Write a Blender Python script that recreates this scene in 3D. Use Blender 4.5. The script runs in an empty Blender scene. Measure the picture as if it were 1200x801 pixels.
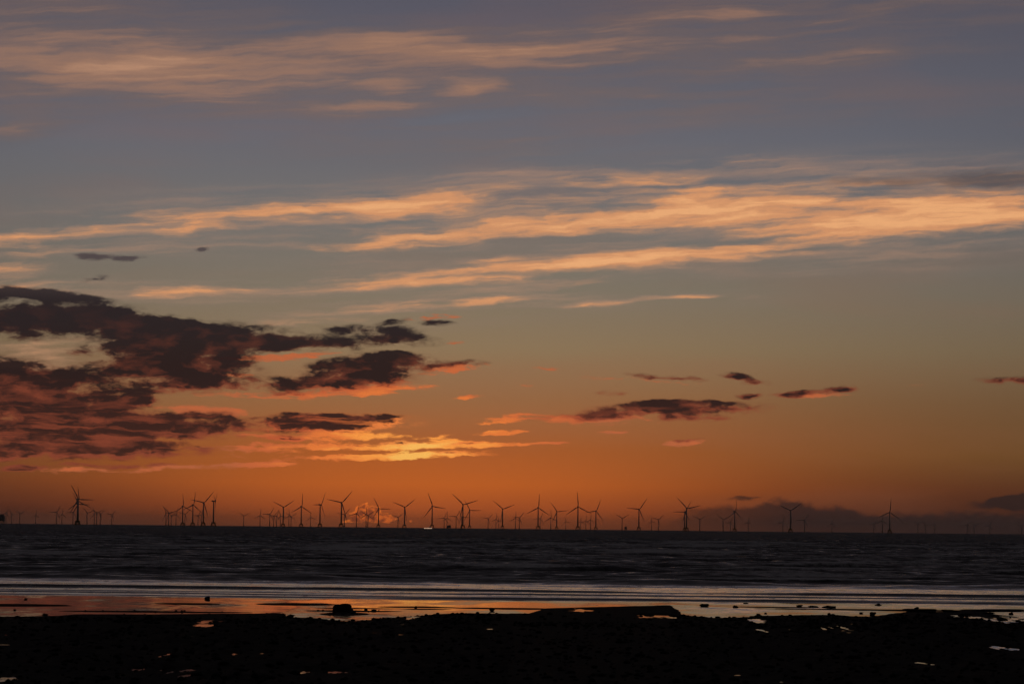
import bpy, math, random
import numpy as np

# ------------------------------------------------------------------ camera
F = 3167.0                      # focal length in photo pixels (95 mm on 36 mm)
CAMZ = 5.0
PITCH, ROLL = math.radians(3.944), math.radians(0.602)
scn = bpy.context.scene
COL = scn.collection
cp, sp = math.cos(PITCH), math.sin(PITCH)
cr, sr = math.cos(ROLL), math.sin(ROLL)
fw = np.array((0, cp, sp)); r0 = np.array((1.0, 0, 0)); u0 = np.array((0, -sp, cp))
rt = r0 * cr + u0 * sr
up = u0 * cr - r0 * sr
from mathutils import Matrix
cd = bpy.data.cameras.new('camera'); cam = bpy.data.objects.new('camera', cd); COL.objects.link(cam)
cam.matrix_world = Matrix(((rt[0], up[0], -fw[0], 0), (rt[1], up[1], -fw[1], 0), (rt[2], up[2], -fw[2], CAMZ), (0, 0, 0, 1)))
cd.lens = 95.0; cd.sensor_width = 36.0; cd.sensor_fit = 'HORIZONTAL'
cd.clip_start = 0.5; cd.clip_end = 200000.0
scn.camera = cam

def ray(px, py):
    return fw + rt * ((px - 600.0) / F) + up * (-(py - 400.5) / F)
def ground(px, py, z=0.0):      # world point at height z seen at a photo pixel
    d = ray(px, py); k = (z - CAMZ) / d[2]
    return d[0] * k, d[1] * k
K = F * math.pi / 180 / 100.0   # sky units: one unit is a hundred photo pixels
def ae(px, py):
    d = ray(px, py); d = d / np.linalg.norm(d)
    return math.degrees(math.atan2(d[0], d[1])) * K, math.degrees(math.asin(d[2])) * K
def horizon(px):
    return 612.3 + 0.0105 * px

def lin(c):
    c /= 255.0
    return c / 12.92 if c <= 0.04045 else ((c + 0.055) / 1.055) ** 2.4
def S(r, g, b):
    return (lin(r), lin(g), lin(b), 1.0)

# ------------------------------------------------------------------ view
vs = scn.view_settings
vs.view_transform = 'Standard'; vs.look = 'None'; vs.exposure = 0.0; vs.gamma = 1.0; vs.use_curve_mapping = False
scn.render.engine = 'CYCLES'
scn.cycles.max_bounces = 3; scn.cycles.volume_bounces = 0; scn.cycles.transparent_max_bounces = 4
scn.cycles.use_denoising = True
scn.cycles.use_adaptive_sampling = True; scn.cycles.adaptive_threshold = 0.01; scn.cycles.adaptive_min_samples = 24
scn.cycles.sample_clamp_indirect = 2.0

# ------------------------------------------------------------------ world: dusk sky with clouds
world = bpy.data.worlds.new('World'); scn.world = world; world.use_nodes = True
NT = world.node_tree; NT.nodes.clear()

class V:                        # a small wrapper so node maths reads as maths
    def __init__(s, sock): s.s = sock
    def __add__(a, b): return mth('ADD', a, b)
    def __radd__(a, b): return mth('ADD', b, a)
    def __sub__(a, b): return mth('SUBTRACT', a, b)
    def __rsub__(a, b): return mth('SUBTRACT', b, a)
    def __mul__(a, b): return mth('MULTIPLY', a, b)
    def __rmul__(a, b): return mth('MULTIPLY', b, a)
    def __truediv__(a, b): return mth('DIVIDE', a, b)
    def __rtruediv__(a, b): return mth('DIVIDE', b, a)
def put(inp, v):
    if isinstance(v, V): inp.id_data.links.new(v.s, inp)
    else: inp.default_value = v
def mth(op, *a, nt=None, clamp=False):
    n = (nt or NT).nodes.new('ShaderNodeMath'); n.operation = op; n.use_clamp = clamp
    for i, x in enumerate(a): put(n.inputs[i], x)
    return V(n.outputs[0])
def sat(a): return mth('ADD', a, 0.0, clamp=True)
def sstep(x, lo, hi):
    n = NT.nodes.new('ShaderNodeMapRange'); n.interpolation_type = 'SMOOTHSTEP'
    put(n.inputs[0], x); put(n.inputs[1], lo); put(n.inputs[2], hi)
    return V(n.outputs[0])
def vec(x, y, z=0.0):
    n = NT.nodes.new('ShaderNodeCombineXYZ')
    for i, v in enumerate((x, y, z)): put(n.inputs[i], v)
    return V(n.outputs[0])
def vmath(op, a, b=None):
    n = NT.nodes.new('ShaderNodeVectorMath'); n.operation = op
    put(n.inputs[0], a)
    if b is not None: put(n.inputs[1], b)
    return V(n.outputs[0])
def noise(v, detail=4, rough=0.55, seed=0.0, color=False):
    v = vmath('ADD', v, (seed * 13.7, seed * 7.3, 0.0))
    n = NT.nodes.new('ShaderNodeTexNoise'); n.noise_dimensions = '2D'
    put(n.inputs['Vector'], v)
    n.inputs['Scale'].default_value = 1.0; n.inputs['Detail'].default_value = detail
    n.inputs['Roughness'].default_value = rough
    return V(n.outputs['Color' if color else 'Fac'])
def ramp(x, stops, interp='EASE'):
    n = NT.nodes.new('ShaderNodeValToRGB'); put(n.inputs[0], x)
    cr_ = n.color_ramp; cr_.interpolation = interp
    while len(cr_.elements) < len(stops): cr_.elements.new(0.5)
    for e, (p, c) in zip(cr_.elements, stops): e.position = p
    for e, (p, c) in zip(cr_.elements, stops):
        e.position = p; e.color = c if isinstance(c, tuple) else (c, c, c, 1)
    return V(n.outputs[0])
def mix(f, a, b):
    n = NT.nodes.new('ShaderNodeMix'); n.data_type = 'RGBA'; n.blend_type = 'MIX'; n.clamp_factor = True
    put(n.inputs[0], f); put(n.inputs[6], a); put(n.inputs[7], b)
    return V(n.outputs[2])
def blobs(p, lst, grow=1.25):
    """sum of soft ellipses along segments given in photo pixels: (x0, y0, x1, y1, half width, strength)"""
    total = sum(q[5] for q in lst); acc = None  # p carries 1 in z, so a dot product is a full affine map
    for (x0, y0, x1, y1, hw, s) in lst:
        a0, a1 = ae(x0, y0), ae(x1, y1)
        cx, cy = (a0[0] + a1[0]) / 2, (a0[1] + a1[1]) / 2
        dx, dy = a1[0] - a0[0], a1[1] - a0[1]
        an = math.atan2(dy, dx); c_, s_ = math.cos(an), math.sin(an)
        sx = 1 / ((math.hypot(dx, dy) / 2 + hw / 100 * 0.6) * grow); sy = 1 / (hw / 100 * grow)
        uv = []
        for k in ((c_ * sx, s_ * sx, -(c_ * cx + s_ * cy) * sx), (-s_ * sy, c_ * sy, (s_ * cx - c_ * cy) * sy)):
            n = NT.nodes.new('ShaderNodeVectorMath'); n.operation = 'DOT_PRODUCT'; put(n.inputs[0], p); n.inputs[1].default_value = k
            uv.append(V(n.outputs['Value']))
        r2 = mth('MULTIPLY_ADD', uv[1], uv[1], mth('MULTIPLY', uv[0], uv[0]))
        acc = mth('MULTIPLY_ADD', mth('MINIMUM', mth('SQRT', r2), 1.0), -s, acc if acc is not None else total)
    return acc

tc = NT.nodes.new('ShaderNodeTexCoord')
sep = NT.nodes.new('ShaderNodeSeparateXYZ'); NT.links.new(tc.outputs['Generated'], sep.inputs[0])
dX, dY, dZ = (V(sep.outputs[i]) for i in range(3))
A = mth('ARCTAN2', dX, dY) * (180 / math.pi * K)
E = mth('ARCSINE', dZ) * (180 / math.pi * K)
E = mth('MAXIMUM', E, 0.0)
P = vec(A, E, 1.0)
SUN_A = ae(505, 600)[0]
SUN_AZ = SUN_A / K              # degrees east of the view axis

# --- clear air: Nishita dusk behind the viewer, a measured twilight gradient on the sunset side
sky = NT.nodes.new('ShaderNodeTexSky'); sky.sky_type = 'NISHITA'; sky.sun_disc = False
sky.sun_elevation = math.radians(-0.5); sky.sun_rotation = math.radians(SUN_AZ)
sky.air_density = 1.0; sky.dust_density = 2.0; sky.ozone_density = 1.5
T = E / 10.0
glow = ramp(T, [(0.0, S(128, 64, 33)), (0.022, S(172, 82, 37)), (0.05, S(192, 96, 36)), (0.09, S(172, 92, 42)),
                (0.15, S(152, 104, 66)), (0.21, S(141, 117, 87)), (0.28, S(127, 116, 100)), (0.35, S(117, 112, 107)),
                (0.46, S(104, 105, 114)), (0.61, S(88, 87, 99)), (0.78, S(70, 70, 82)), (1.0, S(53, 52, 58))], 'LINEAR')
side = ramp(T, [(0.0, S(40, 27, 25)), (0.022, S(48, 29, 24)), (0.05, S(66, 42, 29)), (0.09, S(94, 70, 39)),
                (0.15, S(96, 76, 52)), (0.21, S(102, 88, 68)), (0.28, S(100, 92, 82)), (0.35, S(93, 91, 92)),
                (0.46, S(72, 75, 85)), (0.61, S(62, 64, 78)), (0.78, S(58, 59, 71)), (1.0, S(46, 46, 53))], 'LINEAR')
wdt = 2.7 + E * 1.1
q = (A - SUN_A) / wdt
g = 1.0 / (1.0 + q * q * q * q * 0.35 + q * q * 0.45)
air = mix(g, side, glow)
# faint layered unevenness of real air
air_n = noise(vec(A * 0.25, E * 1.6), 3, 0.5, 3.1)
air = mix(sat((air_n - 0.5) * 0.5), air, S(150, 96, 70))
back = sstep(dY, 0.75, -0.2)
nish = vmath('SCALE', V(sky.outputs[0])); nish.s.node.inputs['Scale'].default_value = 0.02
air = mix(back, air, nish)

# --- high veil at the top of the view and beyond it: pink-brown cirrus
w = noise(vec(A * 0.35, E * 0.9), 3, 0.55, 7.7, color=True)
Pc = vmath('ADD', P, vmath('MULTIPLY', vmath('SUBTRACT', w, (0.5, 0.5, 0.5)), (0.8, 0.20, 0.0)))
w2 = noise(vec(A * 2.2, E * 6.5), 3, 0.6, 1.3, color=True)
Pc = vmath('ADD', Pc, vmath('MULTIPLY', vmath('SUBTRACT', w2, (0.5, 0.5, 0.5)), (0.40, 0.055, 0.0)))
def lay(p, kx, ky, slope):                     # stretched coordinates for fibres that climb to the right
    r_ = []
    for k in ((kx, 0, 0), (-slope * ky, ky, 0)):
        n = NT.nodes.new('ShaderNodeVectorMath'); n.operation = 'DOT_PRODUCT'; put(n.inputs[0], p); n.inputs[1].default_value = k
        r_.append(V(n.outputs['Value']))
    return vec(*r_)
n_long = noise(lay(Pc, 0.40, 4.2, 0.055), 5, 0.58, 2.1)       # long fibres
n_fine = noise(lay(Pc, 1.9, 9.0, 0.07), 4, 0.6, 5.5)       # short ripples
n_hair = noise(lay(Pc, 0.7, 13.0, 0.06), 4, 0.6, 9.4)         # the finest fibres
top = blobs(Pc, [(-120, 86, 420, 68, 26, 0.56), (200, 74, 760, 56, 22, 0.50), (-160, 26, 260, 40, 62, 0.62), (60, 52, 420, 48, 22, 0.25),
                 (560, 76, 1000, 60, 22, 0.40), (360, 134, 470, 124, 20, 0.40), (525, 107, 582, 103, 11, 0.55), (180, 112, 420, 104, 26, 0.25),
                 (425, 104, 495, 102, 8, 0.40), (-50, 154, 80, 136, 20, 0.62), (200, 112, 860, 118, 58, 0.45),
                 (480, 46, 1000, 10, 30, 0.50), (800, 20, 1300, 0, 26, 0.50), (860, 68, 1160, 56, 16, 0.40), (270, 34, 520, 40, 20, 0.30),
                 (-60, 108, 300, 100, 30, 0.28), (700, 108, 1250, 124, 36, 0.22), (300, 180, 900, 186, 30, 0.14)], 1.5)
beyond = sstep(E, 5.8, 7.5) * sstep(E, 22.0, 7.0) * 0.2
top = top + beyond
hair = (n_long - 0.5) * 1.1 + (n_hair - 0.5) * 0.55
top_a = sat(top * 0.95 + hair * sstep(top, 0.0, 0.45))
top_c = ramp(sat(top * 0.68 + hair * 0.8), [(0.0, S(97, 88, 90)), (0.35, S(117, 96, 88)), (0.65, S(154, 116, 95)), (1.0, S(190, 142, 110))])
skyc = mix(top_a * 0.85, air, top_c)
# thin veil that ties the peach bands together
veil = blobs(Pc, [(60, 262, 900, 226, 40, 0.75), (-80, 286, 320, 268, 26, 0.55), (820, 252, 1320, 240, 62, 0.8), (260, 332, 1000, 296, 34, 0.55),
                  (300, 378, 700, 356, 20, 0.4), (80, 350, 360, 338, 18, 0.45), (-40, 330, 140, 334, 16, 0.4), (560, 200, 1000, 200, 24, 0.35), (600, 346, 920, 350, 14, 0.35)], 1.4)
veil_a = sat(veil * 0.50 + ((n_long - 0.5) * 1.4 + (n_hair - 0.5) * 1.0) * sstep(veil, 0.0, 0.4))
skyc = mix(veil_a * 0.8, skyc, ramp(veil_a, [(0.0, S(138, 120, 112)), (0.5, S(170, 134, 112)), (1.0, S(202, 150, 112))]))

# --- peach altocumulus bands in the middle of the view
mid_l = [(880, 262, 1320, 244, 26, 0.95), (880, 240, 1320, 236, 34, 0.62), (860, 278, 1060, 274, 8, 0.5), (430, 282, 640, 268, 11, 0.85), (560, 266, 800, 254, 13, 0.9), (340, 290, 480, 286, 7, 0.7), (740, 256, 980, 238, 14, 0.75),
         (680, 212, 850, 214, 10, 0.8), (640, 250, 900, 236, 26, 0.40), (350, 331, 580, 324, 10, 0.85), (540, 320, 720, 311, 13, 0.95), (660, 310, 830, 300, 13, 0.9), (560, 306, 610, 304, 6, 0.5),
         (790, 296, 985, 290, 13, 0.9), (430, 361, 560, 356, 6, 0.7), (540, 356, 628, 350, 6, 0.9), (-60, 276, 130, 270, 9, 0.85), (-60, 284, 60, 284, 8, 0.5),
         (175, 274, 262, 268, 7, 0.85), (160, 345, 240, 342, 8, 0.8), (210, 340, 305, 336, 6, 0.65), (760, 350, 885, 348, 4, 0.7),
         (660, 360, 755, 354, 4, 0.5), (-30, 264, 400, 246, 10, 0.45), (260, 254, 560, 228, 12, 0.5), (380, 240, 680, 224, 18, 0.42), (-60, 296, 140, 288, 20, 0.38), (200, 256, 640, 262, 24, 0.30),
         (-20, 334, 75, 338, 9, 0.5), (-40, 412, 130, 410, 12, 0.6), (-40, 428, 90, 426, 8, 0.5), (640, 338, 722, 328, 5, 0.45), (700, 246, 960, 222, 12, 0.4),
         (790, 194, 960, 188, 9, 0.35), (330, 372, 520, 372, 12, 0.35), (-30, 310, 60, 318, 10, 0.3), (300, 384, 420, 378, 6, 0.4)]
mid = blobs(Pc, mid_l, 1.45)
mid_gap = blobs(Pc, [(730, 262, 860, 252, 6, 0.7), (700, 242, 770, 236, 9, 0.7), (640, 290, 800, 284, 7, 0.4), (830, 288, 940, 274, 5, 0.5), (880, 226, 1010, 232, 5, 0.3)])
fib = (n_long - 0.5) * 2.5 + (n_fine - 0.5) * 0.9 + (n_hair - 0.5) * 0.9
md = mid * 1.0 - mid_gap * 0.8 + fib * (0.10 + sstep(mid, 0.0, 0.4) * 0.9) * sstep(mid, 0.0, 0.12) - 0.04
mid_a = sstep(md, -0.12, 1.05)
mid_c = ramp(sat(md * 0.72), [(0.0, S(148, 124, 110)), (0.3, S(180, 137, 107)), (0.65, S(215, 150, 104)), (1.0, S(237, 172, 118))])
skyc = mix(mid_a * 0.92, skyc, mid_c)
# grey shaded top of the right-hand band
gr = blobs(Pc, [(1040, 212, 1300, 206, 15, 1.0), (960, 216, 1060, 214, 9, 0.5)])
gr_a = sstep(gr * 1.1 + (n_fine - 0.5) * 0.9 * sstep(gr, 0.0, 0.2), 0.1, 0.9)
skyc = mix(gr_a * 0.75, skyc, S(84, 77, 79))

# --- lit scraps low by the sun
wa = noise(vec(A * 1.5, E * 4.0), 4, 0.6, 4.2, color=True)
Pb = vmath('ADD', P, vmath('MULTIPLY', vmath('SUBTRACT', wa, (0.5, 0.5, 0.5)), (0.30, 0.10, 0.0)))
wb = noise(vec(A * 7.0, E * 16.0), 3, 0.62, 9.2, color=True)
Pb = vmath('ADD', Pb, vmath('MULTIPLY', vmath('SUBTRACT', wb, (0.5, 0.5, 0.5)), (0.06, 0.022, 0.0)))
nb = noise(vmath('MULTIPLY', Pb, (1.2, 12.0, 1.0)), 4, 0.62, 6.4)
nb2 = noise(vmath('MULTIPLY', Pb, (7.0, 19.0, 1.0)), 3, 0.62, 3.9)
lit = blobs(Pb, [(345, 537, 580, 531, 5, 1.2), (430, 525, 600, 521, 5, 0.9), (275, 508, 480, 512, 7, 0.75), (290, 520, 480, 522, 5, 0.85), (470, 514, 580, 519, 4, 0.7), (285, 544, 355, 541, 4, 0.85), (200, 528, 350, 530, 8, 0.5),
                 (555, 507, 618, 505, 3, 0.95), (600, 520, 680, 517, 3, 0.85), (533, 466, 568, 463, 3, 0.9), (185, 477, 285, 481, 6, 0.85), (200, 486, 300, 488, 5, 0.6),
                 (558, 493, 640, 486, 6, 0.85), (625, 432, 665, 433, 2.5, 0.6), (607, 450, 625, 450, 3, 0.6), (700, 508, 738, 507, 3, 0.65),
                 (765, 522, 835, 516, 4, 0.8), (505, 511, 530, 510, 3, 0.7), (140, 548, 330, 545, 4, 0.6), (250, 543, 300, 544, 3, 0.5),
                 (640, 490, 770, 494, 7, 0.75), (300, 422, 395, 412, 5, 0.85), (220, 418, 330, 420, 5, 0.7), (255, 440, 300, 442, 4, 0.6), (220, 462, 420, 462, 6, 0.6), (380, 461, 510, 454, 6, 0.95), (490, 436, 572, 428, 6, 0.8),
                 (1050, 452, 1090, 450, 2.5, 0.4), (910, 467, 1000, 460, 5, 0.5), (680, 441, 830, 450, 4, 0.6), (0, 551, 180, 551, 4, 0.45), (590, 541, 600, 541, 2, 0.1),
                 (520, 402, 550, 401, 3, 0.7), (470, 376, 536, 371, 5, 0.6)])
ld = lit * 1.45 + ((nb - 0.5) * 2.4 + (nb2 - 0.5) * 1.2) * sstep(lit, 0.0, 0.25) - 0.24
lit_a = sstep(ld, -0.05, 0.60)
near = blobs(P, [(330, 531, 640, 526, 120, 1.0)], 1.0)
lit_c = ramp(sat(near * 0.95 + (nb - 0.5) * 0.5 + sat(ld) * 0.12), [(0.0, S(178, 98, 62)), (0.3, S(200, 102, 58)), (0.6, S(230, 122, 58)), (0.85, S(252, 156, 70)), (1.0, S(255, 188, 92))])
skyc = mix(lit_a * 0.95, skyc, lit_c)

# --- dark stratocumulus with underlit edges
dark_l = [(-70, 372, 130, 372, 26, 1.05), (60, 368, 230, 384, 18, 1.0), (150, 390, 340, 398, 19, 1.05), (290, 398, 425, 405, 10, 0.8), (-60, 338, 95, 346, 7, 0.7), (40, 348, 130, 352, 5, 0.4),
          (110, 410, 290, 412, 24, 1.0), (85, 434, 300, 436, 16, 0.95), (-80, 440, 70, 440, 22, 1.05), (-80, 464, 150, 462, 24, 1.1), (120, 472, 185, 470, 8, 0.9), (150, 455, 300, 450, 9, 0.6),
          (290, 452, 480, 446, 11, 0.95), (360, 434, 500, 426, 17, 1.0), (430, 418, 500, 418, 8, 0.8), (480, 428, 572, 425, 5, 0.65), (290, 462, 370, 461, 4, 0.5),
          (-80, 496, 275, 494, 17, 1.2), (-80, 514, 265, 508, 15, 1.1), (275, 497, 485, 493, 11, 1.15), (340, 488, 440, 489, 5, 0.5), (-80, 531, 250, 527, 11, 1.0), (290, 512, 370, 515, 5, 0.7),
          (-10, 547, 64, 548, 4, 0.85), (70, 545, 160, 546, 3, 0.75), (150, 545, 210, 544, 3, 0.6), (400, 398, 520, 400, 8, 0.65), (350, 388, 470, 383, 7, 0.55), (440, 378, 480, 374, 4, 0.5), (485, 379, 535, 379, 4, 0.7), (420, 392, 500, 390, 8, 0.45),
          (80, 299, 150, 301, 5, 0.75), (125, 304, 182, 303, 4, 0.6), (92, 328, 128, 325, 4, 0.7), (700, 482, 890, 477, 10, 1.05), (730, 474, 830, 471, 6, 0.7), (760, 491, 860, 490, 4, 0.6), (620, 490, 740, 486, 6, 0.5),
          (735, 439, 845, 446, 4, 0.75), (845, 439, 880, 443, 5, 0.8), (870, 448, 902, 449, 4, 0.7), (905, 464, 980, 459, 4, 0.8), (960, 457, 1025, 452, 4, 0.8), (1145, 444, 1260, 447, 5, 0.9), (868, 464, 892, 464, 4, 0.7),
          (700, 461, 735, 459, 4, 0.6), (790, 517, 832, 515, 2.5, 0.6), (440, 519, 530, 520, 2.5, 0.6), (530, 520, 570, 518, 2.5, 0.6), (490, 532, 560, 529, 2.5, 0.6),
          (60, 415, 100, 414, 5, 0.6), (230, 292, 246, 291, 3, 0.4)]
def dark_density(off):
    p = vmath('ADD', Pb, (0.0, off, 0.0)) if off else Pb
    n_ = noise(vmath('MULTIPLY', p, (2.1, 5.2, 1.0)), 5, 0.60, 8.3)
    b_ = blobs(p, dark_l)
    return b_ * 1.65 + ((n_ - 0.5) * 3.2 + (nb2 - 0.5) * 0.5) * sstep(b_, 0.0, 0.4) - 0.22, n_
dd, dn = dark_density(0.0)
dd2, _ = dark_density(-0.06)
dark_a = sstep(dd, -0.14, 0.72)
low = sstep(E, 2.35, 1.2)                      # low clouds are reached by the red light
edge = sstep(dd - dd2, 0.08, 0.50) * (1.0 - sstep(dd, 0.45, 1.05)) * low
thin = (1.0 - sstep(dd, 0.0, 0.60)) * low
streak = sstep(noise(vmath('MULTIPLY', Pb, (0.9, 11.0, 1.0)), 4, 0.6, 0.7), 0.49, 0.66) * sstep(E, 1.75, 1.0)
dark_c = ramp(E / 4.0, [(0.0, S(96, 50, 32)), (0.25, S(56, 33, 29)), (0.45, S(38, 26, 27)), (0.62, S(38, 30, 33)), (0.8, S(82, 72, 72))])
dark_c = mix(sat((0.53 - dn) * 4.2) * sstep(E, 2.7, 1.2), dark_c, S(122, 60, 43))
under_c = ramp(near, [(0.0, S(136, 66, 46)), (0.35, S(196, 92, 54)), (0.75, S(236, 130, 64)), (1.0, S(252, 160, 80))])
skyc = mix(dark_a * 0.97, skyc, mix(sat(edge * 1.0 + thin * 0.62 + streak * 0.75), dark_c, under_c))

# --- low cumulus bank on the right, close to the horizon
tA = (A - ae(760, 600)[0]) / 6.0
prof = ramp(tA, [(0.0, 0.0), (0.02, 0.02), (0.09, 0.26), (0.14, 0.30), (0.19, 0.28), (0.235, 0.36), (0.27, 0.37), (0.31, 0.33), (0.345, 0.29), (0.45, 0.23), (0.53, 0.21), (0.60, 0.25), (0.66, 0.26), (0.70, 0.23), (0.8, 0.28), (1.0, 0.3)], 'EASE')
nc = noise(vec(A * 4.0, E * 7.0), 4, 0.6, 2.2)
bank_d = prof + (nc - 0.5) * 0.20 - E
bank_a = sstep(bank_d, -0.03, 0.07) * sstep(tA, -0.02, 0.12)
bank2 = blobs(Pb, [(1145, 591, 1330, 588, 9, 1.1), (1165, 587, 1260, 584, 8, 0.9), (850, 585, 890, 584, 4, 0.45)])
bank_a = mth('MAXIMUM', bank_a, sstep(bank2 * 1.5 + (nc - 0.5) * 0.5, 0.15, 0.55))
bank_c = mix(sstep(A, ae(960, 600)[0], ae(780, 600)[0]), S(46, 34, 32), S(84, 47, 32))
skyc = mix(bank_a * sstep(E, -0.1, 0.12) * 0.86, skyc, bank_c)

# --- the small glowing cumulus behind the turbines
nk = noise(vec(A * 9.0, E * 11.0), 3, 0.6, 5.0)
wk = noise(vec(A * 8.0, E * 10.0), 2, 0.6, 8.0, color=True)
Pk = vmath('ADD', P, vmath('MULTIPLY', vmath('SUBTRACT', wk, (0.5, 0.5, 0.5)), (0.13, 0.09, 0.0)))
kd = blobs(Pk, [(424, 599, 428, 599, 10, 0.95), (434, 602, 442, 602, 10, 0.95), (409, 604, 420, 605, 5, 0.75), (446, 606, 460, 607, 5, 0.9), (406, 609, 468, 609, 3, 0.85), (480, 609, 482, 609, 1.6, 1.1), (487, 610, 489, 610, 1.4, 1.0)])
kshade = blobs(P, [(432, 600, 441, 601, 9, 1.1), (423, 597, 427, 597, 6, 0.7)])
kdd = kd * 1.5 + (nk - 0.5) * 1.5 * sstep(kd, 0.0, 0.1) - 0.18
k_in = mix(sat((nk - 0.40) * 5.0 - kshade), S(140, 66, 36), S(222, 104, 42))
k_c = mix(sat(sstep(kdd, 0.16, 0.42) + (0.5 - nk) * 2.0), S(244, 124, 46), k_in)
skyc = mix(sstep(kdd, 0.02, 0.30) * 0.9, skyc, k_c)

bg = NT.nodes.new('ShaderNodeBackground')
out = NT.nodes.new('ShaderNodeOutputWorld')
sc10 = vmath('SCALE', skyc); sc10.s.node.inputs['Scale'].default_value = 10.0
put(bg.inputs['Color'], sc10); bg.inputs['Strength'].default_value = 0.1
NT.links.new(bg.outputs[0], out.inputs['Surface'])
world.cycles.sampling_method = 'NONE'   # the dusk sky is smooth: the surfaces find it by themselves

# the sun has just gone under: only the last grazing light is left
sl = bpy.data.lights.new('sun', 'SUN'); sl.energy = 0.02; sl.angle = math.radians(0.5); sl.color = (1.0, 0.5, 0.22)
so = bpy.data.objects.new('sun', sl); COL.objects.link(so)
so.rotation_euler = (math.radians(90 + 0.5), 0, math.radians(180 - SUN_AZ))

# ------------------------------------------------------------------ helpers
def mat(name, color, rough=0.6, spec=0.5, metal=0.0):
    m = bpy.data.materials.new(name); m.use_nodes = True
    b = m.node_tree.nodes['Principled BSDF']
    b.inputs['Base Color'].default_value = (*color, 1); b.inputs['Roughness'].default_value = rough
    b.inputs['Metallic'].default_value = metal
    b.inputs['Specular IOR Level'].default_value = spec
    return m
def worn(name, color, rough=0.5, scale=0.3, amount=0.25):      # paint with streaks of weather
    m = mat(name, color, rough); nt = m.node_tree; b = nt.nodes['Principled BSDF']
    t = nt.nodes.new('ShaderNodeTexCoord'); n = nt.nodes.new('ShaderNodeTexNoise'); n.inputs['Scale'].default_value = scale; n.inputs['Detail'].default_value = 5
    x = nt.nodes.new('ShaderNodeMix'); x.data_type = 'RGBA'
    nt.links.new(t.outputs['Object'], n.inputs['Vector']); nt.links.new(n.outputs['Fac'], x.inputs[0])
    x.inputs[6].default_value = (*color, 1); x.inputs[7].default_value = (*(c * (1 - amount * 2) for c in color), 1)
    nt.links.new(x.outputs[2], b.inputs['Base Color'])
    return m
def mesh_np(name, verts, faces, smooth=True):
    me = bpy.data.meshes.new(name)
    verts = np.asarray(verts, np.float32); faces = np.asarray(faces, np.int32)
    k = faces.shape[1]
    me.vertices.add(len(verts)); me.vertices.foreach_set('co', verts.ravel())
    me.loops.add(faces.size); me.loops.foreach_set('vertex_index', faces.ravel())
    me.polygons.add(len(faces)); me.polygons.foreach_set('loop_start', np.arange(0, faces.size, k, dtype=np.int32))
    me.update(calc_edges=True)
    if smooth: me.polygons.foreach_set('use_smooth', np.ones(len(faces), bool))
    me.validate()
    return me
def add(name, me, m=None, parent=None, **props):
    o = bpy.data.objects.new(name, me); COL.objects.link(o)
    if m and me and not me.materials: me.materials.append(m)
    if parent: o.parent = parent
    for k_, v_ in props.items(): o[k_] = v_
    return o
def grid_faces(nr, nc):
    i = np.arange(nr - 1)[:, None] * nc + np.arange(nc - 1)[None, :]
    return np.stack((i, i + nc, i + nc + 1, i + 1), -1).reshape(-1, 4)[:, ::-1]

rng = np.random.default_rng(11)
LAT = rng.random((64, 256, 256)).astype(np.float32)
def vnoise(x, y, seed=0):
    xi = np.floor(x).astype(np.int64); yi = np.floor(y).astype(np.int64)
    fx = x - xi; fy = y - yi
    fx = fx * fx * (3 - 2 * fx); fy = fy * fy * (3 - 2 * fy)
    L = LAT[seed % 64]
    a = L[xi & 255, yi & 255]; b = L[(xi + 1) & 255, yi & 255]; c = L[xi & 255, (yi + 1) & 255]; d = L[(xi + 1) & 255, (yi + 1) & 255]
    return (a * (1 - fx) + b * fx) * (1 - fy) + (c * (1 - fx) + d * fx) * fy - 0.5
def fbm(x, y, oct=4, seed=0, gain=0.5):
    s = 0; a = 1.0
    for k_ in range(oct):
        s = s + a * vnoise(x * 2 ** k_ + 17.3 * k_, y * 2 ** k_ + 5.1 * k_, seed + k_); a *= gain
    return s
def smooth(x, a, b):
    t = np.clip((x - a) / (b - a), 0, 1); return t * t * (3 - 2 * t)

# ------------------------------------------------------------------ sea
def polar(radii, ang):
    R_, T_ = np.meshgrid(radii, ang, indexing='ij')
    return R_ / np.cos(np.clip(T_, -1.2, 1.2)) * np.sin(T_), R_ * np.ones_like(T_)
fine = np.radians(np.linspace(-12.6, 12.6, 430))
wide = np.radians(np.array([15, 18, 22, 27, 33, 40, 48, 56, 63]))
ang = np.concatenate((-wide[::-1], fine, wide))
rows = [np.arange(60, 150, 3.0), np.arange(150, 185, 1.0), np.arange(185, 245, 0.18), np.arange(245, 300, 0.5), np.arange(300, 1100, 1.15)]
r = 1100.0; ext = []
while r < 45000:
    ext.append(r); r *= 1.0045 if r < 3000 else 1.03
rows = np.concatenate(rows + [np.array(ext), np.array([45000.0])])
X, Y = polar(rows, ang)
wr = np.random.default_rng(5)
amp = 0.03 + 0.97 * smooth(Y, 245, 330)
h = np.zeros_like(X)
for i in range(64):
    lam = 2.6 * (34 / 2.6) ** (i / 63.0)
    th = math.radians(-90 + 12 + wr.normal(0, 13 if lam > 9 else 24))
    k_ = 2 * math.pi / lam
    a_ = 0.0098 * lam ** 0.72 * wr.uniform(0.6, 1.3)
    ph = wr.uniform(0, 6.283)
    spacing = np.where(Y < 300, 0.5, np.where(Y < 1100, 1.15, Y * 0.0045))
    fade = 1 - smooth(spacing, lam / 6, lam / 3)
    h += a_ * fade * np.sin(k_ * (X * math.cos(th) + Y * math.sin(th)) + ph)
h = h * amp
h = h + 0.35 * np.clip(h, 0, None) ** 2
h = np.tanh(h / 0.7) * 0.7
h *= (0.85 + 0.5 * (fbm(X / 55, Y / 140, 3, 21) + 0.5))
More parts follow.
